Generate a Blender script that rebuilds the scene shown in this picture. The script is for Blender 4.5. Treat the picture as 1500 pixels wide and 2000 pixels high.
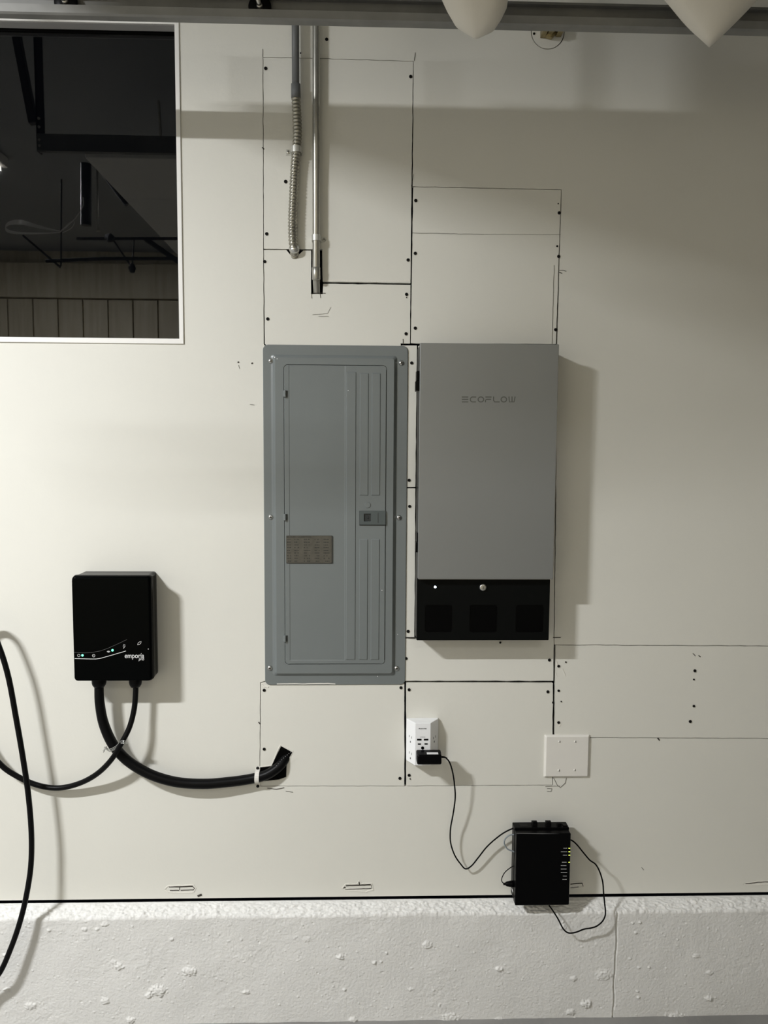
import bpy, bmesh, math, random
from mathutils import Vector, Matrix, noise
random.seed(7)
sc = bpy.context.scene
for o in list(bpy.data.objects): bpy.data.objects.remove(o)
COL = sc.collection

# ------------------------------------------------------------------ camera
D = 2.04                       # distance camera - wall (wall face is the plane y = 0)
CAM = Vector((0, -D, 1.61))
F = 1500.0                     # focal length in pixels of the 1500 x 2000 frame
YAW, PITCH, ROLL = math.radians(1.7), math.radians(-4.75), math.radians(0.36)
fw = Vector((math.sin(YAW)*math.cos(PITCH), math.cos(YAW)*math.cos(PITCH), math.sin(PITCH)))
r0 = fw.cross(Vector((0, 0, 1))).normalized(); u0 = r0.cross(fw)
rt = r0*math.cos(ROLL) + u0*math.sin(ROLL); up = u0*math.cos(ROLL) - r0*math.sin(ROLL)
cd = bpy.data.cameras.new('camera'); cam = bpy.data.objects.new('camera', cd); COL.objects.link(cam)
M4 = Matrix((rt, up, -fw)).transposed().to_4x4(); M4.translation = CAM
cam.matrix_world = M4
cd.sensor_fit = 'VERTICAL'; cd.sensor_height = 36; cd.lens = 36*F/2000; cd.clip_start = 0.02
sc.camera = cam

# ------------------------------------------------------------------ light and exposure
sc.view_settings.view_transform = 'Standard'; sc.view_settings.look = 'None'
sc.view_settings.gamma = 1; sc.view_settings.use_curve_mapping = False
sc.view_settings.exposure = 0.0
w = bpy.data.worlds.new('night'); sc.world = w; w.use_nodes = True
w.node_tree.nodes['Background'].inputs[0].default_value = (0.05, 0.06, 0.09, 1)
w.node_tree.nodes['Background'].inputs[1].default_value = 0.012
LAMP_COL = (0.985, 1.0, 1.02)
LAMP_W = 149.0                  # main strip light, upper left
FILL_W = 9.0                  # fill lamp added out of view, further back in the room
def area(name, loc, sx, sy, watts, col=LAMP_COL, rot=(0, 0, 0)):
    l = bpy.data.lights.new(name, 'AREA'); l.shape = 'RECTANGLE'; l.size = sx; l.size_y = sy
    l.energy = watts; l.color = col
    o = bpy.data.objects.new(name, l); COL.objects.link(o); o.location = loc; o.rotation_euler = rot
    return o
CEIL = 3.06
MAIN = Vector((-2.03, -1.9, CEIL-0.075)); BACK_FILL = Vector((0.6, -3.5, CEIL-0.075))
area('strip_light_glow', MAIN, 0.42, 0.07, LAMP_W)
area('strip_light_glow', BACK_FILL, 1.1, 0.1, FILL_W)  # added fill lamp, not seen in the view

# ------------------------------------------------------------------ helpers
def P(px, py, d=0.0):
    """point seen at pixel (px,py) lying on the plane at distance d in front of the wall"""
    v = fw*F + rt*(px-750) - up*(py-1000)
    t = (D-d)/v.y
    return CAM + v*t
def XZ(px, py, d=0.0):
    p = P(px, py, d); return (p.x, p.z)

def nd(m): return m.node_tree.nodes, m.node_tree.links
def mat(name, col, rough=0.5, metal=0.0, spec=0.5, noise_amt=0.0, noise_scale=30, bump=0.0, bump_scale=200, emit=None, es=0, coat=0):
    m = bpy.data.materials.new(name); m.use_nodes = True
    n, l = nd(m); b = n['Principled BSDF']
    b.inputs['Base Color'].default_value = (*col, 1); b.inputs['Roughness'].default_value = rough
    b.inputs['Metallic'].default_value = metal; b.inputs['Specular IOR Level'].default_value = spec
    if coat: b.inputs['Coat Weight'].default_value = coat; b.inputs['Coat Roughness'].default_value = 0.08
    tc = n.new('ShaderNodeTexCoord')
    if noise_amt:
        t = n.new('ShaderNodeTexNoise'); t.inputs['Scale'].default_value = noise_scale; t.inputs['Detail'].default_value = 5
        l.new(tc.outputs['Object'], t.inputs['Vector'])
        r = n.new('ShaderNodeValToRGB'); r.color_ramp.elements[0].position = .3; r.color_ramp.elements[1].position = .7
        r.color_ramp.elements[0].color = (*[c*(1-noise_amt) for c in col], 1)
        r.color_ramp.elements[1].color = (*[min(1, c*(1+noise_amt)) for c in col], 1)
        l.new(t.outputs['Fac'], r.inputs['Fac']); l.new(r.outputs['Color'], b.inputs['Base Color'])
    if bump:
        t2 = n.new('ShaderNodeTexNoise'); t2.inputs['Scale'].default_value = bump_scale; t2.inputs['Detail'].default_value = 6
        l.new(tc.outputs['Object'], t2.inputs['Vector'])
        bp = n.new('ShaderNodeBump'); bp.inputs['Strength'].default_value = bump; bp.inputs['Distance'].default_value = 0.002
        l.new(t2.outputs['Fac'], bp.inputs['Height']); l.new(bp.outputs['Normal'], b.inputs['Normal'])
    if emit:
        b.inputs['Emission Color'].default_value = (*emit, 1); b.inputs['Emission Strength'].default_value = es
    return m

M = dict(
 wall=mat('painted_drywall', (.71, .70, .64), .62, noise_amt=.018, noise_scale=2.2, bump=.12, bump_scale=120),
 concrete=mat('painted_concrete', (.73, .725, .70), .7, noise_amt=.03, noise_scale=9, bump=.8, bump_scale=130),
 ceiling=mat('ceiling_paint', (.34, .35, .345), .8, noise_amt=.05, noise_scale=2),
 room=mat('room_paint', (.36, .355, .345), .8, noise_amt=.05, noise_scale=2),
 floor=mat('floor_concrete', (.24, .235, .225), .7, noise_amt=.12, noise_scale=5, bump=.3),
 trim=mat('white_trim', (.86, .85, .82), .4),
 panel=mat('grey_enamel', (.160, .178, .178), .36, spec=.6, noise_amt=.02, noise_scale=6),
 panel_dark=mat('dark_enamel', (.02, .024, .024), .5),
 latch=mat('latch_plastic', (.075, .09, .09), .4),
 sticker=mat('sticker_foil', (.078, .072, .056), .45, noise_amt=.15, noise_scale=60),
 sticker_edge=mat('sticker_edge', (.02, .02, .018), .5),
 ink=mat('dark_ink', (.02, .02, .018), .6),
 alu=mat('anodised_aluminium', (.27, .28, .28), .42, metal=.55, noise_amt=.015, noise_scale=3),
 alu_edge=mat('brushed_edge', (.5, .5, .48), .3, metal=.8),
 logo=mat('logo_grey', (.10, .103, .095), .5),
 black=mat('black_plastic', (.0018, .0018, .002), .35, spec=.07),
 black_gloss=mat('black_gloss', (.0010, .0013, .0013), .12, spec=.04),
 black_front=mat('black_front', (.0035, .004, .004), .3, spec=.08),
 black_deep=mat('black_recess', (.001, .001, .001), .6, spec=.05),
 rubber=mat('black_rubber', (.0025, .0025, .0028), .4, spec=.12, bump=.1, bump_scale=300),
 white_ink=mat('white_ink', (.8, .8, .8), .5),
 grey_ink=mat('grey_ink', (.12, .12, .12), .5),
 white_pl=mat('white_plastic', (.86, .87, .88), .35),
 plate=mat('white_plate', (.74, .72, .67), .38),
 steel=mat('galvanised_steel', (.52, .51, .46), .34, metal=.9, noise_amt=.15, noise_scale=40),
 emt=mat('conduit_steel', (.44, .43, .39), .32, metal=.85, noise_amt=.12, noise_scale=25),
 strapm=mat('strap_steel', (.62, .62, .58), .45, metal=.6),
 hose=mat('hose_steel', (.40, .385, .33), .3, metal=.95, noise_amt=.2, noise_scale=50),
 zinc=mat('zinc_screw', (.62, .62, .6), .3, metal=1),
 pvc=mat('grey_pvc', (.125, .13, .13), .5),
 track=mat('track_steel', (.23, .23, .22), .55, metal=.3, noise_amt=.12, noise_scale=14),
 screw=mat('black_screw', (.006, .0055, .005), .6, spec=.15),
 brass=mat('aged_brass', (.33, .27, .14), .35, metal=.9, noise_amt=.25, noise_scale=80),
 cloth=mat('white_cloth', (.70, .67, .60), .8, noise_amt=.03, noise_scale=8, bump=.2, bump_scale=60),
 torn=mat('torn_gypsum', (.76, .74, .68), .9, bump=.6, bump_scale=250),
 groove=mat('cut_groove', (.035, .03, .024), .9),
 blue=mat('dark_blue_paint', (.02, .03, .07), .5),
 darkrail=mat('dark_rail', (.02, .022, .026), .5),
 green=mat('green_led', (.2, .9, .6), .4, emit=(.14, 1, .5), es=1.9),
 whiteled=mat('white_led', (.8, .85, 1), .4, emit=(.75, .85, 1), es=7),
 yled=mat('yellow_led', (.8, .9, .1), .4, emit=(.75, 1, .12), es=1.6),
 greencable=mat('yellow_cable', (.35, .38, .04), .5),
 greycable=mat('grey_cable', (.22, .25, .27), .4),
 diffuser=mat('lamp_diffuser', (.9, .9, .85), .5, emit=(1, .955, .86), es=14),
 dark_stain=mat('stain', (.22, .19, .15), .9),
)
# wood plank wall (back of the garage)
m = bpy.data.materials.new('wood_planks'); m.use_nodes = True; n, l = nd(m); b = n['Principled BSDF']
tc = n.new('ShaderNodeTexCoord'); mp = n.new('ShaderNodeMapping'); mp.inputs['Scale'].default_value = (30, 1, 2)
wn = n.new('ShaderNodeTexNoise'); wn.inputs['Scale'].default_value = 1.2; wn.inputs['Detail'].default_value = 6
rp = n.new('ShaderNodeValToRGB'); rp.color_ramp.elements[0].color = (.42, .35, .23, 1); rp.color_ramp.elements[1].color = (.80, .74, .58, 1)
l.new(tc.outputs['Object'], mp.inputs['Vector']); l.new(mp.outputs['Vector'], wn.inputs['Vector']); l.new(wn.outputs['Fac'], rp.inputs['Fac'])
l.new(rp.outputs['Color'], b.inputs['Base Color']); b.inputs['Roughness'].default_value = .6
M['wood'] = m
# thin window glass
m = bpy.data.materials.new('window_glass'); m.use_nodes = True; n, l = nd(m)
n.remove(n['Principled BSDF']); tr = n.new('ShaderNodeBsdfTransparent'); tr.inputs[0].default_value = (.85, .88, .9, 1)
gl = n.new('ShaderNodeBsdfGlossy'); gl.inputs['Roughness'].default_value = .012; gl.inputs[0].default_value = (1, 1, 1, 1)
fr = n.new('ShaderNodeFresnel'); fr.inputs['IOR'].default_value = 1.7; mx = n.new('ShaderNodeMixShader')
l.new(fr.outputs[0], mx.inputs[0]); l.new(tr.outputs[0], mx.inputs[1]); l.new(gl.outputs[0], mx.inputs[2])
l.new(mx.outputs[0], n['Material Output'].inputs[0]); M['glass'] = m

def obj(name, bm, m, parent=None, smooth=False, bevel=0, angle=35):
    me = bpy.data.meshes.new(name)
    bmesh.ops.recalc_face_normals(bm, faces=bm.faces)
    bm.to_mesh(me); bm.free()
    me.materials.append(M[m] if isinstance(m, str) else m)
    o = bpy.data.objects.new(name, me); COL.objects.link(o)
    if parent: o.parent = parent; o.matrix_parent_inverse = Matrix.Translation(-parent.location)
    if smooth:
        me.polygons.foreach_set('use_smooth', [True]*len(me.polygons))
    if bevel:
        bv = o.modifiers.new('bevel', 'BEVEL'); bv.width = bevel; bv.segments = 3; bv.limit_method = 'ANGLE'; bv.angle_limit = math.radians(angle)
        me.polygons.foreach_set('use_smooth', [True]*len(me.polygons))
        wn = o.modifiers.new('wn', 'WEIGHTED_NORMAL'); wn.keep_sharp = True
    return o
def tag(o, label=None, cat=None, group=None, kind=None):
    if label: o['label'] = label
    if cat: o['category'] = cat
    if group: o['group'] = group
    if kind: o['kind'] = kind
    return o
def thing(name, loc, label, cat, group=None):
    o = bpy.data.objects.new(name, None); COL.objects.link(o); o.location = loc; o.empty_display_size = .05
    return tag(o, label, cat, group)
def struct(name, bm, m, parent=None, **k):
    o = obj(name, bm, m, parent, **k)
    if not parent: o['kind'] = 'structure'
    return o
def B(): return bmesh.new()
def box(bm, x0, x1, y0, y1, z0, z1):
    v = [bm.verts.new((x, y, z)) for x in (x0, x1) for y in (y0, y1) for z in (z0, z1)]
    for f in ((0,1,3,2),(4,6,7,5),(0,4,5,1),(2,3,7,6),(0,2,6,4),(1,5,7,3)): bm.faces.new([v[i] for i in f])
    return bm
def fill(bm, loops, y0, y1):
    """extruded x-z polygon with holes between y0 (front) and y1 (back)"""
    edges = []; pts = []
    for lp in loops:
        vs = [bm.verts.new((x, y0, z)) for x, z in lp]
        pts.append(vs)
        for i in range(len(vs)): edges.append(bm.edges.new((vs[i], vs[(i+1) % len(vs)])))
    r = bmesh.ops.triangle_fill(bm, use_beauty=True, use_dissolve=False, edges=edges)
    fs = [g for g in r['geom'] if isinstance(g, bmesh.types.BMFace)]
    back = {}
    for vs in pts:
        for v in vs: back[v] = bm.verts.new((v.co.x, y1, v.co.z))
    for f in fs: bm.faces.new([back[v] for v in reversed(f.verts)])
    for vs in pts:
        for i in range(len(vs)):
            a, b2 = vs[i], vs[(i+1) % len(vs)]
            bm.faces.new((a, back[a], back[b2], b2))
    return bm
def rrect(x0, x1, z0, z1, r, n=6):
    out = []
    for cx, cz, a0 in ((x1-r, z1-r, 0), (x0+r, z1-r, 90), (x0+r, z0+r, 180), (x1-r, z0+r, 270)):
        for i in range(n+1):
            a = math.radians(a0+90*i/n); out.append((cx+r*math.cos(a), cz+r*math.sin(a)))
    return out
def circ(x, z, r, n=20): return [(x+r*math.cos(2*math.pi*i/n), z+r*math.sin(2*math.pi*i/n)) for i in range(n)]
def loft(bm, rings, cap0=True, cap1=True):
    """rings: list of equal-length lists of 3D points"""
    R = [[bm.verts.new(p) for p in r] for r in rings]; n = len(R[0])
    for a, b2 in zip(R, R[1:]):
        for i in range(n): bm.faces.new((a[i], a[(i+1) % n], b2[(i+1) % n], b2[i]))
    if cap0: bm.faces.new(list(reversed(R[0])))
    if cap1: bm.faces.new(R[-1])
    return bm
def smoothpath(pts, step=.004):
    pts = [Vector(p) for p in pts]; ext = [2*pts[0]-pts[1]] + pts + [2*pts[-1]-pts[-2]]
    out = []
    for i in range(1, len(ext)-2):
        p0, p1, p2, p3 = ext[i-1:i+3]
        n = max(2, int((p2-p1).length/step))
        for k in range(n):
            t = k/n
            out.append(.5*((2*p1)+(-p0+p2)*t+(2*p0-5*p1+4*p2-p3)*t*t+(-p0+3*p1-3*p2+p3)*t**3))
    out.append(pts[-1]); return out
def tube(bm, pts, r, seg=12, step=.006, smooth=True, rf=None):
    path = smoothpath(pts, step) if smooth else [Vector(p) for p in pts]
    rings = []; nrm = None; s = 0
    for i, p in enumerate(path):
        t = (path[min(i+1, len(path)-1)]-path[max(i-1, 0)]).normalized()
        if nrm is None:
            nrm = t.orthogonal().normalized()
        nrm = (nrm - t*nrm.dot(t)).normalized(); bn = t.cross(nrm)
        if i: s += (p-path[i-1]).length
        rr = rf(s) if rf else r
        rings.append([p+(nrm*math.cos(2*math.pi*k/seg)+bn*math.sin(2*math.pi*k/seg))*rr for k in range(seg)])
    return loft(bm, rings)
def lathe(bm, c, ax, prof, seg=20):
    """prof: (distance along axis, radius)"""
    ax = Vector(ax).normalized(); n1 = ax.orthogonal().normalized(); n2 = ax.cross(n1); c = Vector(c)
    return loft(bm, [[c+ax*h+(n1*math.cos(2*math.pi*k/seg)+n2*math.sin(2*math.pi*k/seg))*r for k in range(seg)] for h, r in prof])
def ribbon(bm, pts, w, y, th=.0004, closed=False):
    """flat stroke on the plane y (pts in x-z)"""
    pts = [Vector((p[0], p[1])) for p in pts]; n = len(pts); L = []; R = []
    for i, p in enumerate(pts):
        a = pts[(i-1) % n] if closed or i > 0 else p; b2 = pts[(i+1) % n] if closed or i < n-1 else p
        t = (b2-a).normalized(); q = Vector((-t.y, t.x))*w/2
        L.append(p+q); R.append(p-q)
    rng = range(n if closed else n-1)
    lv = [(bm.verts.new((v.x, y, v.y)), bm.verts.new((v.x, y+th, v.y))) for v in L]
    rv = [(bm.verts.new((v.x, y, v.y)), bm.verts.new((v.x, y+th, v.y))) for v in R]
    for i in rng:
        j = (i+1) % n
        bm.faces.new((lv[i][0], lv[j][0], rv[j][0], rv[i][0])); bm.faces.new((lv[i][1], rv[i][1], rv[j][1], lv[j][1]))
        bm.faces.new((lv[i][0], lv[i][1], lv[j][1], lv[j][0])); bm.faces.new((rv[i][0], rv[j][0], rv[j][1], rv[i][1]))
    return bm
def text(name, s, x0, x1, z0, z1, y, m, parent, shear=0, bold=0):
    c = bpy.data.curves.new(name, 'FONT'); c.body = s; c.extrude = .05; c.shear = shear; c.offset = bold
    t = bpy.data.objects.new('t', c); COL.objects.link(t)
    me = bpy.data.meshes.new_from_object(t); bpy.data.objects.remove(t)
    xs = [v.co.x for v in me.vertices]; ys = [v.co.y for v in me.vertices]
    a, b2, c0, c1 = min(xs), max(xs), min(ys), max(ys)
    for v in me.vertices:
        v.co = ((v.co.x-a)/(b2-a)*(x1-x0)+x0, y-.0003 if v.co.z > 0 else y+.0003, (v.co.y-c0)/(c1-c0)*(z1-z0)+z0)
    me.materials.append(M[m]); o = bpy.data.objects.new(name, me); COL.objects.link(o)
    o.parent = parent; o.matrix_parent_inverse = Matrix.Translation(-parent.location)
    return o
def jag(px, amp=.55, step=11, closed=True):
    """pixel outline -> irregular hand-cut outline"""
    out = []; n = len(px)
    for i in range(n if closed else n-1):
        a, b2 = px[i], px[(i+1) % n]; L = math.hypot(b2[0]-a[0], b2[1]-a[1]); k = max(1, int(L/step))
        for j in range(k):
            t = j/k; x = a[0]+(b2[0]-a[0])*t; y = a[1]+(b2[1]-a[1])*t
            if j:
                q = noise.noise(Vector((x*.045, y*.045, 3.1)))*1.5+noise.noise(Vector((x*.3, y*.3, 9)))*.6
                nx, ny = -(b2[1]-a[1])/L, (b2[0]-a[0])/L
                x += nx*amp*q; y += ny*amp*q
            out.append((x, y))
    if not closed: out.append(px[-1])
    return out
def inset(px, g):
    """shrink pixel polygon (given clockwise on screen) by g pixels"""
    n = len(px); out = []
    A = sum(px[i][0]*px[(i+1) % n][1]-px[(i+1) % n][0]*px[i][1] for i in range(n))
    s = 1 if A > 0 else -1
    for i in range(n):
        p0, p1, p2 = px[i-1], px[i], px[(i+1) % n]
        def nr(a, b2):
            L = math.hypot(b2[0]-a[0], b2[1]-a[1]) or 1; return (-(b2[1]-a[1])/L*s, (b2[0]-a[0])/L*s)
        n1, n2 = nr(p0, p1), nr(p1, p2); k = 1+n1[0]*n2[0]+n1[1]*n2[1]; k = max(k, .3)
        out.append((p1[0]+(n1[0]+n2[0])/k*g, p1[1]+(n1[1]+n2[1])/k*g))
    return out

# ------------------------------------------------------------------ the setting
XL, XR, YB = -3.2, 3.2, -3.8
ZF = P(750, 1996, .05).z                 # floor level
ZD = P(750, 1750.5).z                    # bottom edge of the drywall
TH = .0127
# outline of everything that was cut out of the drywall and refilled
U = [(513,111),(808,119),(806,364),(1097,370),(1089,664),(1086,1000),(1083,1259),(1680,1262),(1680,1444),(1081,1441),
     (1080,1534),(791,1536),(507,1536),(508,1333),(524,1328),(524,684),(515,672),(514,487)]
wx1 = P(347.5, 350).x; wz0 = P(200, 662).z; wz1 = P(200, 44).z; wx0 = -2.0
hc = P(1070, 62)
bm = B()
outer = [(XL, ZD), (XR, ZD), (XR, CEIL), (XL, CEIL)]
win = [(wx0, wz0), (wx1, wz0), (wx1, wz1), (wx0, wz1)]
hole = [XZ(*p) for p in jag(U)]
fill(bm, [outer, win, hole, circ(hc.x, hc.z, .0435, 28)], 0, TH)
wall = struct('wall_front', bm, 'wall')

# concrete stem wall with ledge, lumps and crack: a displaced strip
def concrete():
    bm = B()
    prof = [(TH+.05, ZD-.05), (.003, ZD-.05), (-.0015, ZD-.0075)]
    ze = P(750, 1786, .044).z
    for i in range(1, 25):
        t = i/24; prof.append((-.0015-.0425*t, ZD-.0075+(ze-ZD+.0075)*(t**1.25)))
    zc = ze-.004; nf = 160
    for i in range(1, nf+1): prof.append((-.0455, zc+(ZF-.004-zc)*i/nf))
    x0, x1 = P(-120, 1900, .05).x, P(1620, 1900, .05).x; nx = 1250
    xs = [XL] + [x0+(x1-x0)*i/nx for i in range(nx+1)] + [XR]
    lumps = []
    for px, py, r, h in ((165,1815,6,3),(205,1805,8,3),(222,1880,7,2),(232,1888,11,4),(310,1935,19,6),(290,1945,9,4),(370,1897,16,5),
        (205,1955,10,4),(190,1815,5,3),(335,1835,5,3),(255,1992,10,5),(480,1938,8,4),(665,1869,8,5),(731,1880,5,5),(744,1878,3,4),
        (755,1861,3,4),(673,1933,4,5),(690,1992,10,5),(835,1846,12,4),(802,1932,6,3),(975,1893,8,5),(1098,1811,9,3),(1120,1912,8,4),
        (1145,1961,13,6),(1115,1977,11,4),(1360,1867,8,3),(1385,1900,8,3),(1385,1950,9,5),(1245,1936,4,4),(1247,1948,4,4),(1268,1889,4,3),
        (1250,1802,4,4),(1230,1874,4,3),(1180,1905,18,3),(1248,1890,4,3),(95,1817,4,3),(10,1865,6,4),(14,1933,7,4),(60,1965,12,3),
        (600,1835,10,2),(1242,1822,4,3),(1236,1803,4,3),(1320,1995,30,4),(880,1990,20,4),(975,1994,12,3)):
        q = P(px, py, .046); lumps.append((q.x, q.z, r*.00125, h*.0009))
    for _ in range(950):
        q = P(random.uniform(-60, 1560), random.uniform(1800, 1990), .046)
        lumps.append((q.x, q.z, random.uniform(.0013, .0036), random.uniform(.0006, .0022)*random.choice((1, 1, -1))))
    cr = P(1203, 1880, .046).x
    V = []
    grid = {}
    for lx, lz, lr, lh in lumps: grid.setdefault(int(lx*10), []).append((lx, lz, lr, lh))
    for i, x in enumerate(xs):
        near = grid.get(int(x*10), []) + grid.get(int(x*10)-1, []) + grid.get(int(x*10)+1, [])
        row = []
        for j, (y, z) in enumerate(prof):
            v = Vector((x, y, z)); n3 = Vector((x, y*3, z))
            rough = noise.noise(n3*55)*.0016 + noise.noise(n3*160)*.0009
            patch = max(0, noise.noise(n3*7+Vector((5, 0, 0)))+.15)
            if j >= 27:
                dy = rough*(.15+.6*patch)+noise.noise(n3*12)*.0015
                for lx, lz, lr, lh in near:
                    if abs(z-lz) < lr*1.6 and abs(x-lx) < lr*1.6:
                        ww = ((x-lx)/lr)**2+((z-lz)/(lr*.7))**2+noise.noise(n3*200)*.9
                        if ww < 1: dy += lh*(1-max(ww, 0))**.6
                c = abs(x-cr-noise.noise(Vector((z*18, 2, 0)))*.004-(z-zc)*.012)
                if c < .0024: dy -= .009*(1-c/.0024)
                elif c < .005 and x < cr: dy += .0007
                y -= dy
            elif j > 2:
                k = (noise.noise(n3*26)*.003 + noise.noise(n3*85)*.0035 + noise.noise(n3*190)*.002 + rough)*min(1, (j-2)/8)
                z += k*.75 + noise.noise(Vector((x*3.1, 0, 0)))*.003; y -= k*.7
            row.append(bm.verts.new((x, y, z)))
        V.append(row)
    for a, b2 in zip(V, V[1:]):
        for j in range(len(prof)-1): bm.faces.new((a[j], b2[j], b2[j+1], a[j+1]))
    return bm
struct('wall_lower', concrete(), 'concrete', smooth=True)
bm = B(); box(bm, XL-.1, XR+.1, YB-.1, .1, ZF-.1, ZF); struct('floor', bm, 'floor')
bm = B(); box(bm, XL-.1, XR+.1, YB-.1, .1, CEIL, CEIL+.1); struct('ceiling', bm, 'ceiling')
bm = B(); box(bm, XL-.1, XL, YB-.1, 0, ZF, CEIL); struct('wall_left', bm, 'room')
bm = B(); box(bm, XR, XR+.1, YB-.1, 0, ZF, CEIL); struct('wall_right', bm, 'room')
bm = B(); x = XL
while x < XR-.01:
    x2 = min(x+.185, XR); box(bm, x+.012, x2, YB-.05, YB+random.uniform(-.001, .002), ZF, 2.70); x = x2
box(bm, XL, XR, YB-.1, YB-.03, ZF, CEIL)
box(bm, XL, XR, YB-.05, YB+.03, 2.71, 2.96)
struct('wall_back', bm, 'wood')

# window
wn_ = thing('window_1', (wx1, 0, wz0), None, None); wn_['kind'] = 'structure'
bm = B(); fill(bm, [[(wx0-.01, wz0-.011), (wx1+.009, wz0-.011), (wx1+.009, wz1+.012), (wx0-.01, wz1+.012)], [(wx0+.002, wz0+.002), (wx1-.002, wz0+.002), (wx1-.002, wz1-.002), (wx0+.002, wz1-.002)]], -.004, -.0002)
obj('window_trim', bm, 'trim', wn_, bevel=.001)
bm = B(); fill(bm, [[(wx0, wz0), (wx1, wz0), (wx1, wz1), (wx0, wz1)], [(wx0+.003, wz0+.003), (wx1-.003, wz0+.003), (wx1-.003, wz1-.003), (wx0+.003, wz1-.003)]], .0005, .05)
obj('window_frame', bm, 'room', wn_)
bm = B(); fill(bm, [[(wx0+.003, wz0+.003), (wx1-.003, wz0+.003), (wx1-.003, wz1-.003), (wx0+.003, wz1-.003)], [(wx0+.007, wz0+.006), (wx1-.006, wz0+.006), (wx1-.006, wz1-.009), (wx0+.007, wz1-.009)]], .03, .045)
obj('gasket', bm, 'black_deep', wn_)
bm = B(); vs = [bm.verts.new(p) for p in ((wx0+.004, .034, wz0+.004), (wx1-.004, .034, wz0+.004), (wx1-.004, .034, wz1-.004), (wx0+.004, .034, wz1-.004))]; bm.faces.new(vs)
obj('pane', bm, 'glass', wn_)

# ------------------------------------------------------------------ drywall patches with their screws
def screw_bm(x, z, y, r=.0036):
    bm = B()
    lathe(bm, (x, y+.003, z), (0, -1, 0), [(0, r*.5), (.0012, r*.95), (.0024, r), (.0033, r*.9), (.0034, r*.45), (.0022, r*.3)], 14)
    return bm
def patch(px, label, screws, holes=(), g=1.35, yo=0.0):
    q = jag(inset(px, g), .45)
    pts = [XZ(*p) for p in q]
    cx = sum(p[0] for p in pts)/len(pts); cz = sum(p[1] for p in pts)/len(pts)
    t = thing('drywall_patch', (cx, yo, cz), label, 'drywall patch', 'cut drywall pieces screwed back into the wall')
    bm = B(); fill(bm, [pts]+[[XZ(*p) for p in h] for h in holes], yo, TH+yo); obj('board', bm, 'wall', t)
    for s in screws:
        p = P(s[0], s[1]); r = .0043 if len(s) < 3 else s[2]
        obj('screw', screw_bm(p.x, p.z, yo-.0016, r), 'screw', t)
    return t
GA = [(513,111),(808,119),(805,364),(803,554),(632,551.5),(629,551),(628,488),(611,488),(514,487)]
patch(GA, 'tall cut drywall piece behind the two conduits, topmost on the left', [(519,134),(802,150),(521,457),(797,508),(558,355,.0045)], yo=-.0006)
patch([(514,487),(560,487),(568,497),(582,497),(592,488),(609,488),(609,573),(629,573),(630,553),(803,555),(802,672),(784,672),(784,690),(520,690),(520,676),(516,672)],
      'cut drywall piece between the conduit ends and the grey breaker panel', [(517,511),(523,623),(794,575),(793,652),(794,581,.0015)])
patch([(806,364),(1097,370),(1092,520),(1087,673),(815,672),(801,671),(803,554)], 'square cut drywall piece right above the grey silver-doored power panel',
      [(812,392),(811,495),(811,641),(1092,416),(1090,398,.0016),(1091,501),(1088,481,.0026),(1085,644)], yo=-.0003)
patch([(783,674),(815,674),(812,952),(783,952)], 'upper narrow drywall strip between the breaker panel and power panel', [(804,709),(799,938)], g=.8)
patch([(788,953),(812,953),(810,1245),(788,1245)], 'lower narrow drywall strip between the breaker panel and power panel', [(800,989),(797,1233)], g=.8)
patch([(784,1246),(813,1246),(816,674),(1088,674),(1083,1259),(1082,1331),(790,1331),(784,1328)], 'low wide cut drywall piece directly under the black power panel base',
      [(793,1286),(1073,1289),(977,1255,.003)])
HB = [(506,1499),(530,1496),(549,1457),(571,1469),(560,1490),(559,1517),(545,1522),(507,1526)]
patch([(508,1333),(524,1329),(784,1331),(791,1335),(791,1536),(507,1536),(507,1524),(507,1501)], 'cut drywall piece under the breaker panel with a black cable hole',
      [(516,1348),(783,1343),(516,1463),(781,1520)], holes=[])
patch([(792,1332),(1081,1333),(1080,1534),(792,1536)], 'cut drywall piece behind the white plug-in outlet adapter', [(799,1347),(799,1514),(801,1521,.0018),(1070,1351)])
patch([(1084,1259),(1680,1262),(1680,1444),(1082,1441)], 'long horizontal cut drywall piece running off at right above the blank plate',
      [(1091,1301,.004),(1105,1293,.0022),(1091,1349,.0035),(1096,1370,.002),(1091,1411,.004),(1357,1310),(1355,1327,.0024),(1355,1379,.0036),(1348,1409)])
# round plug with a brass fitting, half hidden by the rail
t = thing('round_drywall_plug', (hc.x, 0, hc.z), 'round drywall plug cut in the wall just under the steel rail', 'drywall plug')
bm = B(); fill(bm, [circ(hc.x, hc.z, .0412, 28)], 0, TH); obj('board', bm, 'wall', t)
p = P(1043, 66); obj('screw', screw_bm(p.x, p.z, -.0016, .003), 'screw', t)
bf = thing('brass_fitting', P(1075, 72), 'small brass fitting on the round plug under the rail', 'pipe fitting')
a = P(1055, 70); b2 = P(1092, 78)
bm = B(); box(bm, a.x, a.x+.012, -.035, -.0005, a.z-.006, a.z+.03); obj('bracket', bm, 'brass', bf, bevel=.001); bm = B(); box(bm, b2.x-.010, b2.x+.004, -.03, -.0005, a.z-.003, a.z+.03); obj('bracket', bm, 'brass', bf, bevel=.001)
bm = B(); c = P(1073, 66); lathe(bm, (c.x, -.0005, c.z), (0, -1, 0), [(0, .016), (.012, .016), (.014, .011), (.03, .011), (.031, .013), (.036, .013)], 6); obj('nut', bm, 'brass', bf, bevel=.0008)

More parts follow.
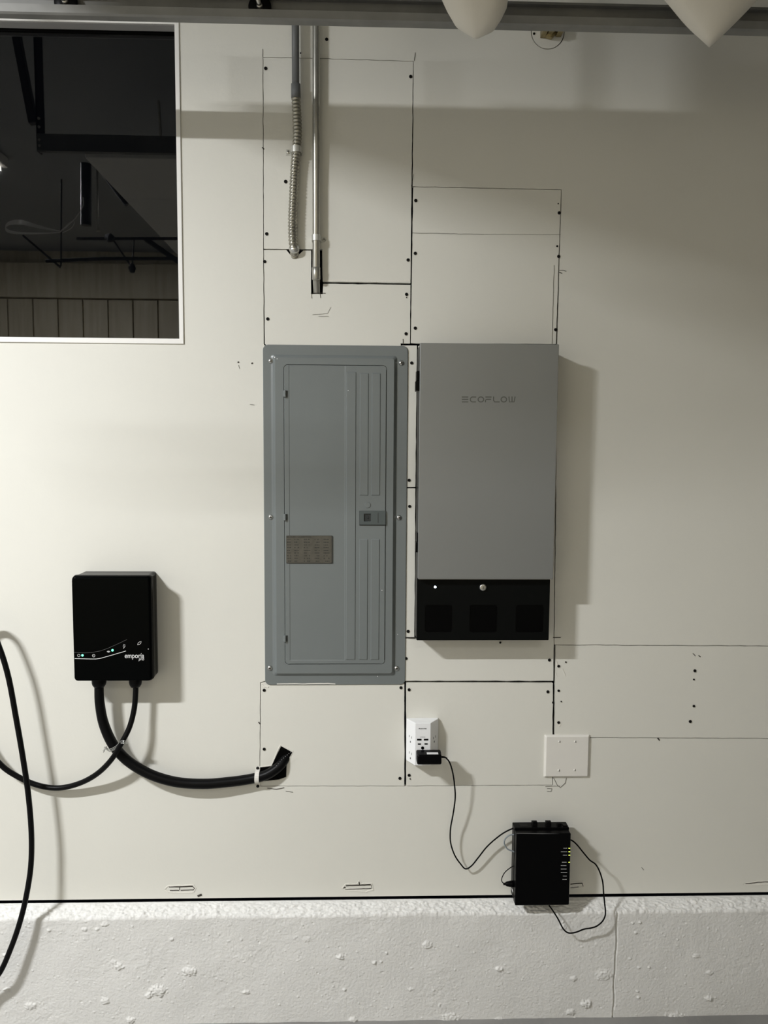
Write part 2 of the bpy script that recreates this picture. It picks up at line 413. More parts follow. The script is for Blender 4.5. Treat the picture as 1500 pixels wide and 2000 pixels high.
# cable hole at the left low patch (no opening cut; drawn as a flat black sheet)
def cutmark(loops_dark, loops_light, y=-.0006):
    if loops_light:
        bm = B()
        for lp, wd in loops_light: ribbon(bm, [XZ(*q) for q in jag(lp, .8, 4, False)], wd*.00136, -.0011, .0011)
        obj('torn_edge', bm, 'torn', wall)
    if loops_dark:
        bm = B()
        for lp, wd in loops_dark: ribbon(bm, [XZ(*q) for q in jag(lp, .6, 5, False)], wd*.00136, y, .0005)
        obj('cut_groove', bm, 'groove', wall)
cutmark([([(330,1732),(352,1732),(376,1731)], 2), ([(332,1739),(350,1739)], 1.5), ([(353,1739),(378,1738)], 1.4), ([(351,1733),(351,1738)], 1.4), ([(376,1731),(380,1735),(377,1738)], 1.4)],
        [([(322,1736),(328,1730),(352,1729),(378,1728),(382,1734),(378,1742),(352,1743),(328,1742),(322,1737)], 2.2)])
cutmark([([(676,1730),(700,1729),(724,1728)], 2.4), ([(674,1737),(700,1736),(725,1735)], 1.2), ([(702,1721),(702,1729)], 2), ([(670,1734),(675,1733)], 2.5), ([(725,1728),(727,1735)], 1.6)],
        [([(668,1735),(676,1726),(698,1726),(701,1720),(706,1726),(726,1725),(729,1738),(715,1742),(690,1739),(672,1738)], 2)])
cutmark([([(1114,1727),(1137,1725)], 2), ([(1137,1725),(1139,1731)], 1.3), ([(1114,1734),(1130,1732)], 1)], [([(1114,1723),(1138,1722),(1141,1732),(1116,1736)], 1.6)])
cutmark([([(1456,1726),(1480,1723),(1530,1722)], 1.2)], [([(1452,1727),(1470,1728),(1530,1726)], 2.5), ([(1454,1724),(1480,1721),(1530,1720)], 1)])
# pencil lines, knife overruns and scuffs
cutmark([([(513,96),(513,111)], .7), ([(811,103),(809,119)], .8), ([(806,455),(880,457),(945,458)], .5), ([(945,458),(1095,458)], .3), ([(1082,518),(1078,672)], .6),
         ([(607,573),(636,573)], 1), ([(609,573),(609,583)], .6), ([(625,573),(626,582)], .6), ([(787,662),(787,674)], 1), ([(1080,1245),(1095,1245)], 1.6),
         ([(1092,528),(1100,528),(1106,530)], .8), ([(1092,532),(1098,534)], 1.2), ([(1081,1519),(1088,1533),(1094,1538),(1104,1529),(1106,1519)], .7),
         ([(1065,1536),(1094,1535)], .5), ([(1068,1540),(1078,1540),(1076,1546),(1068,1545)], .5), ([(610,615),(640,612),(646,600)], .35), ([(622,618),(642,618)], .35),
         ([(464,708),(467,707)], 2.4), ([(491,710),(494,709)], 2.2), ([(488,790),(497,791)], .5), ([(466,713),(468,720)], .5),
         ([(522,1539),(540,1541),(555,1538)], 1.1), ([(558,1545),(572,1547)], .7), ([(505,1410),(508,1414)], 2), ([(512,288),(516,292)], 2), ([(1353,1276),(1358,1281)], 1.2), ([(1364,1280),(1368,1283)], 1.8),
         ([(386,1750),(394,1747)], 4), ([(1253,1694),(1257,1699)], .8), ([(808,340),(803,364),(811,365)], .5), ([(795,1246),(812,1247)], 1.0), ([(1284,1441),(1288,1446)], 2.5)],
        [([(512,1337),(516,1341),(524,1342)], 2.5), ([(1085,1313),(1088,1322)], .8), ([(1098,1306),(1104,1320)], 1), ([(1086,1411),(1092,1418),(1095,1414)], 1.8), ([(1086,1290),(1089,1300)], 1)], y=-.0012)
cutmark([], [([(634,549),(668,547),(700,549),(740,550),(801,548)], 2.2)])
b = B()
def nailhole(px, py, r=.004):
    p = P(px, py); obj('nail_hole', screw_bm(p.x, p.z, -.0016, r), 'screw', wall)
nailhole(638, 77, .0042); nailhole(1080, 1372, .003); nailhole(587, 104, .0016)
obj('hole_dark_sheet', fill(B(), [[XZ(*q) for q in [(x, y) for x, y in HB]]], -.0012, -.0009), 'black_deep', wall); b.free()  # flat black sheet painting the darkness inside the cable hole
cutmark([], [([(505,1498),(530,1495),(548,1455),(572,1467),(562,1490),(561,1519),(545,1524),(520,1526)], 1.6)])

# ------------------------------------------------------------------ overhead rail with rollers and white sacks
dt = .33
a = P(0, 36, dt); b2 = P(1500, 71, dt); zt = (a.z+b2.z)/2; slope = (b2.z-a.z)/(b2.x-a.x)
tk = thing('overhead_track', (0, -dt, zt), 'galvanised steel door track running across the top of the frame', 'door track')
bm = B(); xa, xb = -.985, 2.2
prof = [(0, 0), (-.018, 0), (-.022, .003), (-.024, .018), (-.0225, .018), (-.020, .005), (-.017, .002), (-.002, .002), (-.002, .047), (-.015, .048), (-.019, .043), (-.021, .043), (-.016, .0505), (0, .050)]
loft(bm, [[(x, -dt+py, a.z+slope*(x-a.x)+pz) for py, pz in prof] for x in (xa, xb)])
obj('channel', bm, 'track', tk); a_z0 = a.z
for px in (840, 1700):
    q = P(px, 30, dt); x = q.x; z = a.z+slope*(x-a.x)
    bm = B(); box(bm, x-.016, x+.016, -dt-.001+.002, -dt+.004, z+.01, CEIL); obj('hanger', bm, 'track', tk)
def roller(px, py, label):
    q = P(px, py, dt+.018); z = a.z+slope*(q.x-a.x)+.028
    t = thing('track_roller', (q.x, -dt-.02, z), label, 'roller', 'rollers sitting in the overhead track')
    bm = B(); lathe(bm, (q.x, -dt-.004, z+.0), (0, -1, 0), [(0, .012), (.001, .0225), (.011, .0240), (.013, .0225), (.0135, .008)], 28); obj('wheel', bm, 'rubber', t, smooth=True)
    bm = B(); tube(bm, [(q.x, -dt-.022, z), (q.x-.003, -dt-.032, z+.02), (q.x-.010, -dt-.036, z+.14)], .0048, 12); lathe(bm, (q.x, -dt-.016, z), (0, -1, 0), [(0, .007), (.005, .006), (.007, .004)], 16)
    obj('stem', bm, 'steel', t, smooth=True)
roller(127, 5, 'black roller with steel stem in the track above the window')
roller(507, 12, 'black roller with steel stem in the track above the conduits')
# sacks
tip = P(919, 84, .46)
bm = B(); rings = []
for i in range(22):
    t_ = i/21; h = .46*t_; rad = .065*min(1, (t_*6.2))**.42*(1+.25*t_)
    cx = tip.x+.03*t_-.012*math.sin(t_*4); ring = []
    for k in range(28):
        an = 2*math.pi*k/28; rr = rad*(1+.07*noise.noise(Vector((math.cos(an)*1.5, math.sin(an)*1.5, h*7))))
        if i == 0: rr = .006
        ring.append((cx+math.cos(an)*rr+.008*(1-t_), tip.y-.02+math.sin(an)*rr*.8, tip.z+h+.012*math.cos(an)*(1-t_)*min(1, t_*8)*-1))
    rings.append(ring)
loft(bm, rings)
tag(obj('cloth_sack', bm, 'cloth', None, smooth=True), 'rounded white cloth sack hanging down over the rail, left of two', 'sack')
tip = P(1366, 108, .46); S = .36
bm = B(); N = 30
def pill(u, v, s):
    e = max(0, (1-abs(u)**2.6)*(1-abs(v)**2.6))**.5
    c = (abs(u)*abs(v))**3*.06
    X = u*(1-.05*(1-v*v))*S/2*(1-c); Y = v*(1-.05*(1-u*u))*S/2*(1-c)
    an = math.radians(45.5); x = X*math.cos(an)-Y*math.sin(an); z = X*math.sin(an)+Y*math.cos(an)
    return Vector((x, s*e*.055+.006*noise.noise(Vector((u*2, v*2, s))), z))
G = {}
low = min(pill(-1, -1, 0).z, 0)
for s in (-1, 1):
    for i in range(N+1):
        for j in range(N+1):
            if s == 1 and (i in (0, N) or j in (0, N)): G[(1, i, j)] = G[(-1, i, j)]; continue
            p = pill(i/N*2-1, j/N*2-1, s); G[(s, i, j)] = bm.verts.new((tip.x+p.x+.004, tip.y-.03+p.y, tip.z+p.z-low))
    for i in range(N):
        for j in range(N): bm.faces.new([G[(s, i, j)], G[(s, i+1, j)], G[(s, i+1, j+1)], G[(s, i, j+1)]])
tag(obj('cushion', bm, 'cloth', None, smooth=True), 'white cushion hanging corner-down over the rail at upper right', 'cushion')

# ------------------------------------------------------------------ conduits
pv = thing('flexible_conduit', P(577, 300), 'grey plastic pipe turning into ribbed flexible metal conduit, left of the straight pipe', 'conduit')
x = P(576, 120).x; yc = -.024
pts0 = P(577, 165, .024)
bm = B(); tube(bm, [(P(577, 60, .024).x, yc, 2.98), P(577, 60, .024), P(577.5, 168, .024)], .0093, 20, smooth=False); obj('plastic_pipe', bm, 'pvc', pv, smooth=True)
bm = B(); a1 = P(577.5, 164, .024); b1 = P(578, 193, .024); lathe(bm, a1, b1-a1, [(0, .0095), (.0008, .0117), ((b1-a1).length-.004, .0122), ((b1-a1).length, .0116)], 24); obj('coupling', bm, 'pvc', pv, smooth=True)
pth = [P(578, 190, .024), P(580, 230, .022), P(581, 262, .020), P(579, 293, .0175), P(576, 330, .017), P(573.5, 380, .017), P(571.5, 430, .017), P(572, 465, .016), P(574, 485, .012), P(576, 500, -.006)]
pitch = .0086
bm = B(); tube(bm, pth, .01, 20, .0009, rf=lambda s: .0090+.0028*abs(math.sin(math.pi*s/pitch))**.7)
obj('metal_hose', bm, 'hose', pv, smooth=True)
bm = B(); q1 = P(573, 481, .013); q2 = P(577, 493, .006); lathe(bm, q1, q2-q1, [(0, .0128), (.006, .0135), (.012, .0128), (.016, .011)], 20); obj('collar', bm, 'zinc', pv, smooth=True)
ec = thing('straight_conduit', P(617, 300), 'straight thin steel conduit pipe ending in a slot in the drywall', 'conduit')
bm = B(); tube(bm, [(P(617, 60, .018).x, -.018, 2.98), P(617.5, 60, .018), P(617.5, 520, .018), P(618, 548, .008), P(618.5, 572, -.009), P(618.5, 590, -.02)], .0093, 20, .02, smooth=False); obj('pipe', bm, 'emt', ec, smooth=True)
bm = B(); lathe(bm, P(617.5, 522, .018), (0, .12, -1), [(0, .0094), (.001, .0107), (.03, .0108), (.032, .0094)], 20); obj('bushing', bm, 'emt', ec, smooth=True)
# black slot beside the steel conduit
obj('slot_recess', fill(B(), [[XZ(*q) for q in ((606,484),(634,484),(634,578),(606,578))]], TH+.0005, TH+.001), 'black_deep', wall)
def strap(px, py, side, d, R, label):
    c = P(px, py, d); t = thing('conduit_strap', (c.x, 0, c.z), label, 'conduit strap', 'steel straps holding the conduits')
    bm = B(); h = .0075; rings = []
    prof = []
    for i in range(13):
        an = math.pi*i/12; prof.append((c.x-side*math.cos(an)*-1*0+math.cos(an)*(R+.001), c.y-math.sin(an)*(R+.001)))
    # leg to the wall on both sides, tab on one side
    xs_ = (c.x+R+.001, c.x-R-.001)
    pr = [(xs_[0], -.001)] + prof + [(xs_[1], -.001)]
    if side < 0: pr = pr + [(xs_[1]-.015, -.001)]
    else: pr = [(xs_[0]+.015, -.001)] + pr
    for s0, s1 in zip(pr, pr[1:]):
        dx, dy = s1[0]-s0[0], s1[1]-s0[1]; L = math.hypot(dx, dy) or 1; nx, ny = -dy/L*.0008, dx/L*.0008
        loft(bm, [[(s0[0]-nx, s0[1]-ny, z), (s0[0]+nx, s0[1]+ny, z), (s1[0]+nx, s1[1]+ny, z), (s1[0]-nx, s1[1]-ny, z)] for z in (c.z-h, c.z+h)])
    obj('band', bm, 'strapm', t)
    sx = c.x+side*(R+.010)
    bm = B(); lathe(bm, (sx, -.0018, c.z), (0, -1, 0), [(0, .0048), (.0015, .0045), (.0025, .003)], 16); obj('screw', bm, 'steel', t, smooth=True)
    bm = B(); box(bm, sx-.0022, sx+.0022, -.0048, -.004, c.z-.0005, c.z+.0005); box(bm, sx-.0005, sx+.0005, -.0048, -.004, c.z-.0022, c.z+.0022); obj('screw_slot', bm, 'screw', t)
strap(579, 293, -1, .0175, .0122, 'small steel strap on the ribbed flexible conduit')
strap(617.5, 465, 1, .018, .0098, 'small steel strap on the straight conduit')

# ------------------------------------------------------------------ breaker panel
dp = .003
x0 = (P(514.5, 673).x+P(517, 1335).x)/2; x1 = (P(798, 678).x+P(790.5, 1337).x)/2; z1 = P(655, 674.5).z; z0 = P(655, 1337).z
bp = thing('breaker_panel', ((x0+x1)/2, 0, z0), 'tall grey metal breaker panel cover with ribbed door, set in the wall', 'breaker panel')
def px2(px, py, d): return P(px, py, d)
ya = -.0016                                   # flange front
bm = B()
ix0 = P(533.5, 1000, .010).x; ix1 = P(773, 1000, .010).x; iz1 = P(655, 694, .010).z; iz0 = P(655, 1320, .010).z
mx_ = .0062
rings = [[(x, .0, z) for x, z in rrect(x0, x1, z0, z1, .014, 6)], [(x, -.0022, z) for x, z in rrect(x0, x1, z0, z1, .014, 6)],
         [(x, -.0036, z) for x, z in rrect(x0+.0015, x1-.0015, z0+.0015, z1-.0015, .013, 6)],
         [(x, -.0036, z) for x, z in rrect(ix0-.0045, ix1+.001, iz0-.001, iz1+.001, .008, 6)],
         [(x, -.0054, z) for x, z in rrect(ix0+.0008, ix1-.0008, iz0+.0008, iz1-.0008, .008, 6)],
         [(x, -.0112, z) for x, z in rrect(ix0+mx_, ix1-mx_, iz0+mx_, iz1-mx_, .007, 6)],
         [(x, -.0122, z) for x, z in rrect(ix0+mx_+.0012, ix1-mx_-.0012, iz0+mx_+.0012, iz1-mx_-.0012, .006, 6)]]
dx0, dx1 = P(555, 1000, .012).x, P(754, 1000, .012).x; dz1 = P(655, 712.5, .012).z; dz0 = P(655, 1297.5, .012).z
rings += [[(x, -.0122, z) for x, z in rrect(dx0, dx1, dz0, dz1, .011, 6)], [(x, -.004, z) for x, z in rrect(dx0, dx1, dz0, dz1, .011, 6)]]
loft(bm, rings, cap0=True, cap1=True)
cv = obj('cover', bm, 'panel', bp); 
for pl in cv.data.polygons: pl.use_smooth = False
bm = B(); box(bm, x0+.02, x1-.02, .0, .09, z0+.02, z1-.02); obj('enclosure', bm, 'panel_dark', bp)
# door: height field with ribs and edge fold
gp = .0013
ex0, ex1, ez0, ez1 = dx0+gp, dx1-gp, dz0+gp, dz1-gp
gx = lambda px: P(px, 1000, .0125).x
gz = lambda py: P(655, py, .0125).z
ribs = [(gx(676), gx(683), gz(1289), gz(727)),]
grooves = []
for xa_, xb_, top, bot in ((676,695,1289,726), (702,719,968,728), (725,742,968,728), (702,719,1289,1052), (725,742,1289,1052)):
    grooves.append((gx(xa_), gx(xb_), gz(max(top, bot)), gz(min(top, bot))))
edge_l = gx(565)
def hgt(x, z):
    h = 0
    if x > edge_l and x < gx(748) and z > gz(1290) and z < gz(725): h = -.0
    for a_, b_, c_, d_ in grooves:
        fx = min(1, max(0, (x-a_)/.0016))*min(1, max(0, (b_-x)/.0016)); fz = min(1, max(0, (z-c_)/.003))*min(1, max(0, (d_-z)/.003))
        h += .0017*fx*fz
    f = min(1, max(0, (x-edge_l)/.0014))*min(1, max(0, (gx(674)-x)/.0014))*min(1, max(0, (z-gz(1290))/.002))
    h -= .0008*f
    return h
xs = set([ex0, ex1]); zs = set([ez0, ez1])
for a_, b_, c_, d_ in grooves:
    for e in (a_, a_+.0008, a_+.0016, b_-.0016, b_-.0008, b_): xs.add(e)
    for e in (c_, c_+.003, d_-.003, d_): zs.add(e)
for e in (edge_l, edge_l+.0014, gx(674)-.0014, gx(674)): xs.add(e)
for e in (gz(1290), gz(1290)+.002): zs.add(e)
for i in range(1, 40): xs.add(ex0+(ex1-ex0)*i/40)
for i in range(1, 60): zs.add(ez0+(ez1-ez0)*i/60)
cr_ = .010
for i in range(1, 8): xs.add(ex0+cr_*i/8); xs.add(ex1-cr_*i/8); zs.add(ez0+cr_*i/8); zs.add(ez1-cr_*i/8)
def uniq(s):
    s = sorted(s); o = [s[0]]
    for v in s[1:]:
        if v-o[-1] > .00015: o.append(v)
    return o
xs, zs = uniq(xs), uniq(zs)
def rc(x, z):      # pull grid corners on to the rounded corner
    for cx, cz, sx, sz in ((ex0+cr_, ez0+cr_, -1, -1), (ex1-cr_, ez0+cr_, 1, -1), (ex0+cr_, ez1-cr_, -1, 1), (ex1-cr_, ez1-cr_, 1, 1)):
        u, v = (x-cx)*sx, (z-cz)*sz
        if u > 0 and v > 0:
            m_ = max(u, v); L = math.hypot(u, v); k = m_/L
            return cx+u*k*sx, cz+v*k*sz
    return x, z
bm = B(); Gd = []
for x in xs:
    row = []
    for z in zs:
        X, Z = rc(x, z); e = min(X-ex0, ex1-X, Z-ez0, ez1-Z)
        row.append(bm.verts.new((X, -.0132-hgt(x, z)+(.0012 if e < 1e-5 else 0), Z)))
    Gd.append(row)
for i in range(len(xs)-1):
    for j in range(len(zs)-1): bm.faces.new((Gd[i][j], Gd[i+1][j], Gd[i+1][j+1], Gd[i][j+1]))
bo = [e for e in bm.edges if e.is_boundary]
r = bmesh.ops.extrude_edge_only(bm, edges=bo)
for v in [g for g in r['geom'] if isinstance(g, bmesh.types.BMVert)]: v.co.y = -.006
dr = obj('door', bm, 'panel', bp)
# hinges
for py in (769, 1010, 1247):
    c = P(557, py, .014); bm = B()
    lathe(bm, (c.x-.0005, -.0160, c.z-.0085), (0, 0, 1), [(0, .0036), (.017, .0036)], 14)
    box(bm, c.x-.006, c.x+.001, -.0158, -.011, c.z-.008, c.z+.008)
    h = obj('hinge', bm, 'panel', bp, bevel=.0006)
    bm = B(); box(bm, c.x+.0035, c.x+.0060, -.0149, -.0135, c.z-.0085, c.z+.0082); obj('hinge_slot', bm, 'panel_dark', bp)
# latch
a_, b_ = P(702.5, 998, .016), P(753, 1025, .016)
lx0, lx1, lz1, lz0 = a_.x, b_.x, a_.z, b_.z
bm = B(); hx0, hx1, hz1, hz0 = P(711,1000,.017).x, P(724.5,1000,.017).x, P(720,1003.5,.017).z, P(720,1018.5,.017).z
fill(bm, [[(lx0, lz0), (lx1, lz0), (lx1, lz1), (lx0, lz1)], [(hx0, hz0), (hx1, hz0), (hx1, hz1), (hx0, hz1)]], -.0175, -.012)
la = obj('latch', bm, 'latch', bp, bevel=.0006)
bm = B(); box(bm, hx0+.001, hx1, -.0142, -.0136, hz0, hz1); lathe(bm, ((hx0+hx1)/2, -.014, (hz0+hz1)/2), (0, -1, 0), [(0, .004), (.0015, .0035)], 12); obj('latch_recess', bm, 'panel_dark', bp)
q = P(738.5, 1011, .0178); bm = B(); box(bm, q.x-.0006, q.x+.0006, -.0179, -.0172, lz0+.005, lz1-.005); obj('latch_line', bm, 'ink', bp)
bm = B(); box(bm, lx0-.001, lx1+.001, -.0140, -.0130, lz0-.0022, lz1+.0003); obj('latch_shadow_gap', bm, 'panel_dark', bp)  # dark border, wider below, painted in as the latch's shadow
bm = B(); q = P(718, 986.5, .014); lathe(bm, (q.x, -.0131, q.z), (0, -1, 0), [(0, .0078), (.0011, .0078), (.0018, .0070)], 24); obj('knockout', bm, 'panel', bp)
# sticker
a_, b_ = P(559, 1046, .0145), P(649.5, 1100.5, .0145)
st = obj('sticker', fill(B(), [rrect(a_.x, b_.x, b_.z, a_.z, .002, 4)], -.0149, -.0141), 'sticker_edge', bp)
obj('sticker_face', fill(B(), [rrect(a_.x, b_.x-.0024, b_.z+.0016, a_.z-.0004, .002, 4)], -.0153, -.0149), 'sticker', st)
bm = B(); sx = lambda px: P(px, 1070, .0155).x; sz = lambda py: P(600, py, .0155).z
for i, ry in enumerate((1053.5, 1059, 1064.5, 1069.5, 1075, 1080, 1085.5, 1090.5, 1096)):
    for j, (ca, cb) in enumerate(((560.5,568.5),(575,584),(593.5,606),(614.5,624),(632,643.5))):
        u_ = ca
        while u_ < cb-1:
            L = random.uniform(1.2, 3.2); e = min(cb, u_+L)
            if random.random() < .85: box(bm, sx(u_), sx(e), -.01545, -.0153, sz(ry+.8), sz(ry-.8))
            u_ = e+random.uniform(.4, 1.0)
obj('sticker_print', bm, 'ink', st)
text('sticker_heading', 'MEASURE CONNECTORS', sx(560), sx(608), sz(1050.3), sz(1047.6), -.0154, 'ink', st, bold=.01)
for px, py in ((529,705),(784,709),(529,1010),(779.5,1011),(527,1305),(774.5,1305.5)):
    q = P(px, py, .005); bm = B()
    lathe(bm, (q.x, -.0034, q.z), (0, -1, 0), [(0, .0070), (.0008, .0070), (.0028, .0058), (.0042, .0036), (.0046, .0012)], 22)
    s = obj('screw', bm, 'zinc', bp, smooth=True)
    bm = B()
    for an in (.5, .5+math.pi/2):
        c_, s_ = math.cos(an), math.sin(an); w_ = .0008; l_ = .0035
        pts = [(q.x+c_*l_-s_*w_, q.z+s_*l_+c_*w_), (q.x-c_*l_-s_*w_, q.z-s_*l_+c_*w_), (q.x-c_*l_+s_*w_, q.z-s_*l_-c_*w_), (q.x+c_*l_+s_*w_, q.z+s_*l_-c_*w_)]
        fill(bm, [pts], -.0083, -.0066)
    obj('screw_cross', bm, 'screw', s)
# paint chips on the cover
for px, py, w_ in ((536,697.5,1.3),(541,700.5,1),(680,763,.9),(746,1153,1),(737,1321,.9),(777,1241,.7)):
    bm = B(); q = P(px, py, .0155); bm2 = rrect(q.x-w_*.001, q.x+w_*.001, q.z-w_*.0012, q.z+w_*.0012, .0005, 3)
    yy = -.0153 if 555 < px < 754 else (-.0125 if 697 < py < 1315 and px < 770 else -.0040)
    fill(bm, [bm2], yy, yy+.001); obj('paint_fleck', bm, 'white_ink', bp)
bm = B(); ribbon(bm, [XZ(*q) for q in jag([(541,1335),(575,1334.5),(590,1335),(640,1334),(655,1335)], .5, 6, False)], .0026, -.0040, .0008); obj('paint_smear', bm, 'plate', bp)

# ------------------------------------------------------------------ power panel with silver door
dd, db = .090, .068
X0 = P(818.5, 900, dd).x; X1 = P(1086, 900, dd).x; Z1 = P(950, 671, dd).z; Z0 = P(950, 1131, dd).z
bx0 = P(814, 1190, db).x; bx1 = P(1073.5, 1190, db).x; bz0 = P(945, 1251, db).z
pp = thing('power_control_panel', ((X0+X1)/2, 0, bz0), 'grey metal door home power panel with a black lower section, right of the breaker panel', 'power panel')
bm = B(); box(bm, bx0, bx1, -db, -.0005, bz0, Z1-.004); obj('body', bm, 'black', pp, bevel=.0025)
bm = B(); box(bm, X0, X1, -dd, -db-.0015, Z0, Z1); door2 = obj('door', bm, 'alu', pp, bevel=.0012)
bm = B(); box(bm, X1-.0006, X1+.0006, -dd+.001, -db-.001, Z0+.001, Z1-.002); box(bm, X0+.002, X1-.001, -dd+.001, -db-.001, Z0-.0009, Z0+.0004); obj('door_edge', bm, 'alu_edge', pp)
for py in (745, 1060):
    q = P(815, py, .07); bm = B(); box(bm, q.x-.0045, q.x+.004, -.078, -.045, q.z-.024, q.z+.001); box(bm, q.x-.0025, q.x+.004, -.078, -.045, q.z+.002, q.z+.026)
    obj('hinge', bm, 'black', pp, bevel=.001)
# lettering on the door, drawn stroke by stroke
bm = B(); yl = -dd-.0004; wl = .0026
def s_(pts, closed=False, w_=wl): ribbon(bm, [XZ(x_, y_, dd) for x_, y_ in pts], w_, yl, .0005, closed)
def ell(cx, cy, rx, ry, a0=0, a1=360, n=24): return [(cx+rx*math.cos(math.radians(a0+(a1-a0)*i/n)), cy+ry*math.sin(math.radians(a0+(a1-a0)*i/n))) for i in range(n+1)]
for yy in (775.5, 780, 785): s_([(902, yy), (914.6, yy)])
s_([(930, 775.5), (923, 775.5)]+ell(923, 780.2, 4.5, 4.8, 270, 90, 10)+[(929.5, 785)])
s_(ell(939.2, 780.2, 5.4, 4.9)[:-1], True)
s_([(948, 775.5), (960, 775.5)]); s_([(959, 780), (950, 780), (948.2, 781.5), (948.2, 785.8)])
s_([(964, 774.5), (964, 782), (966, 785), (976, 785)])
s_(ell(984, 780.2, 5.4, 4.9)[:-1], True)
s_([(994, 774.5), (995, 785), (1004, 785), (1006, 774.5)]); s_([(1000, 774.5), (1000, 785)])
obj('lettering', bm, 'logo', door2)
lz1 = Z0-.002
bm = B(); sq = []
for cx in (857, 944.5, 1035):
    q0 = P(cx-27, 1181, db); q1 = P(cx+26, 1235, db); sq.append(rrect(q0.x, q1.x, q1.z, q0.z, .006, 5))
fill(bm, [rrect(bx0+.002, bx1-.002, bz0+.002, Z0-.003, .002, 4)]+sq, -db-.0016, -db+.0003); fp = obj('front_plate', bm, 'black_front', pp)
for lp in sq:
    bm = B(); cx = sum(p[0] for p in lp)/len(lp); cz = sum(p[1] for p in lp)/len(lp)
    fill(bm, [[(cx+(x-cx)*.93, cz+(z-cz)*.93) for x, z in lp]], -db-.0007, -db+.0002); obj('knockout_cover', bm, 'black_deep', pp)
q = P(850, 1146.5, db+.002); bm = B(); lathe(bm, (q.x, -db-.0014, q.z), (0, -1, 0), [(0, .0032), (.0012, .0030), (.0016, .001)], 16); obj('indicator_light', bm, 'whiteled', pp, smooth=True)
q = P(943.5, 1147.5, db+.006); bm = B(); lathe(bm, (q.x, -db-.0014, q.z), (0, -1, 0), [(0, .0095), (.002, .0095), (.005, .0085), (.0062, .0070), (.0058, .005), (.0064, .003)], 28); lk = obj('lock', bm, 'zinc', pp, smooth=True)
bm = B(); box(bm, q.x-.0007, q.x+.0007, -db-.0082, -db-.0070, q.z-.0035, q.z+.0035); obj('keyhole', bm, 'screw', lk)

# ------------------------------------------------------------------ EV charger
de = .080
ex0_ = P(142.5, 1250, de).x; ex1_ = P(292, 1250, de).x; ezt = P(215, 1128, de).z; ezb = P(215, 1330.5, de).z
rx1 = P(305.5, 1250, .012).x; rx0 = ex0_-.003+.006; rzt = P(215, 1117, .012).z; rzb = P(215, 1319.5, .012).z
ev = thing('ev_charger', ((ex0_+ex1_)/2, 0, ezb), 'glossy black wall-mounted car charger with green lights on the left of the wall', 'car charger')
bm = B()
bxr = [rrect(rx0, rx1, rzb, rzt, .008, 6), rrect(rx0-.002, rx1, rzb-.001, rzt, .009, 6)]
rings = [[(x, -.0005, z) for x, z in bxr[0]], [(x, -.012, z) for x, z in bxr[0]],
         [(x, -.045, z) for x, z in rrect(rx0-.003, rx1-.001, rzb-.003, rzt-.001, .009, 6)],
         [(x, -de+.013, z) for x, z in rrect(ex0_-.0005, ex1_+.0075, ezb+.0005, ezt+.005, .009, 6)],
         [(x, -de+.005, z) for x, z in rrect(ex0_, ex1_+.0045, ezb, ezt+.0032, .009, 6)],
         [(x, -de+.001, z) for x, z in rrect(ex0_+.001, ex1_+.001, ezb+.001, ezt, .009, 6)],
         [(x, -de, z) for x, z in rrect(ex0_+.0035, ex1_-.0015, ezb+.003, ezt-.003, .008, 6)]]
loft(bm, rings); hs = obj('housing', bm, 'black_gloss', ev, smooth=True)
hs.data.polygons.foreach_set('use_smooth', [True]*len(hs.data.polygons)); wm = hs.modifiers.new('wn', 'WEIGHTED_NORMAL')
def epx(x_, y_): return XZ(x_, y_, de)
ye = -de-.0004
bm = B(); ribbon(bm, [epx(*q) for q in ((146,1286.2),(160,1286.6),(176,1287),(188,1287),(196,1285.8),(206,1283),(222,1278.5),(236,1274.4),(246,1271.4))], .0012, ye); obj('white_line', bm, 'white_ink', ev)
bm = B(); ribbon(bm, [epx(*q) for q in ((144,1273.8),(165,1275),(180,1274.2),(195,1271.5),(210,1266.5),(228,1258.5),(248,1249))], .0005, ye); obj('upper_line', bm, 'grey_ink', ev)
def icon(*strokes):
    bm = B()
    for pp_, w_, cl_ in strokes: ribbon(bm, [epx(*q) for q in pp_], w_, ye, closed=cl_)
    obj('icon', bm, 'white_ink', ev)
icon((ell(154, 1280.2, 2.5, 2.5)[:-1], .0007, True))
icon((ell(183, 1280.5, 2.6, 2.6)[:-1], .0007, True), (((183, 1278.8), (183, 1280.7), (184.2, 1280.7)), .0005, False))
icon(*[(ell(212, 1275, r_*1.05, r_, 215, 325, 8), .0008, False) for r_ in (1.2, 2.4, 3.6)])
icon((((241,1267),(242.6,1262.6),(240.4,1262.6),(241.6,1258.8),(244.2,1258.8),(243.4,1261.4),(245,1261.4),(241,1267)), .0006, False))
icon((((268.8,1259.5),(269.6,1256),(272.6,1253.6),(276,1253),(275,1256.4),(272.4,1258.6),(268.8,1259.5)), .0008, False))
icon((((289, 1267.6), (290.4, 1267.6)), .0018, False))
for px, py in ((161.2, 1280), (219.8, 1270)):
    q = P(px, py, de); bm = B(); lathe(bm, (q.x, -de+.0002, q.z), (0, -1, 0), [(0, .0030), (.0006, .0030), (.001, .0014)], 16); obj('status_light', bm, 'green', ev, smooth=True)
a_ = P(244, 1287.5, de); b_ = P(281.5, 1276.5, de); text('maker_name', 'empor\u00eda', a_.x, b_.x, a_.z-.001, b_.z+.0005, ye, 'white_ink', ev)
a_ = P(271, 1291.3, de); b_ = P(281.5, 1286, de); text('model_name', 'pro', a_.x, b_.x, a_.z, b_.z, ye, 'white_ink', ev, shear=.25)
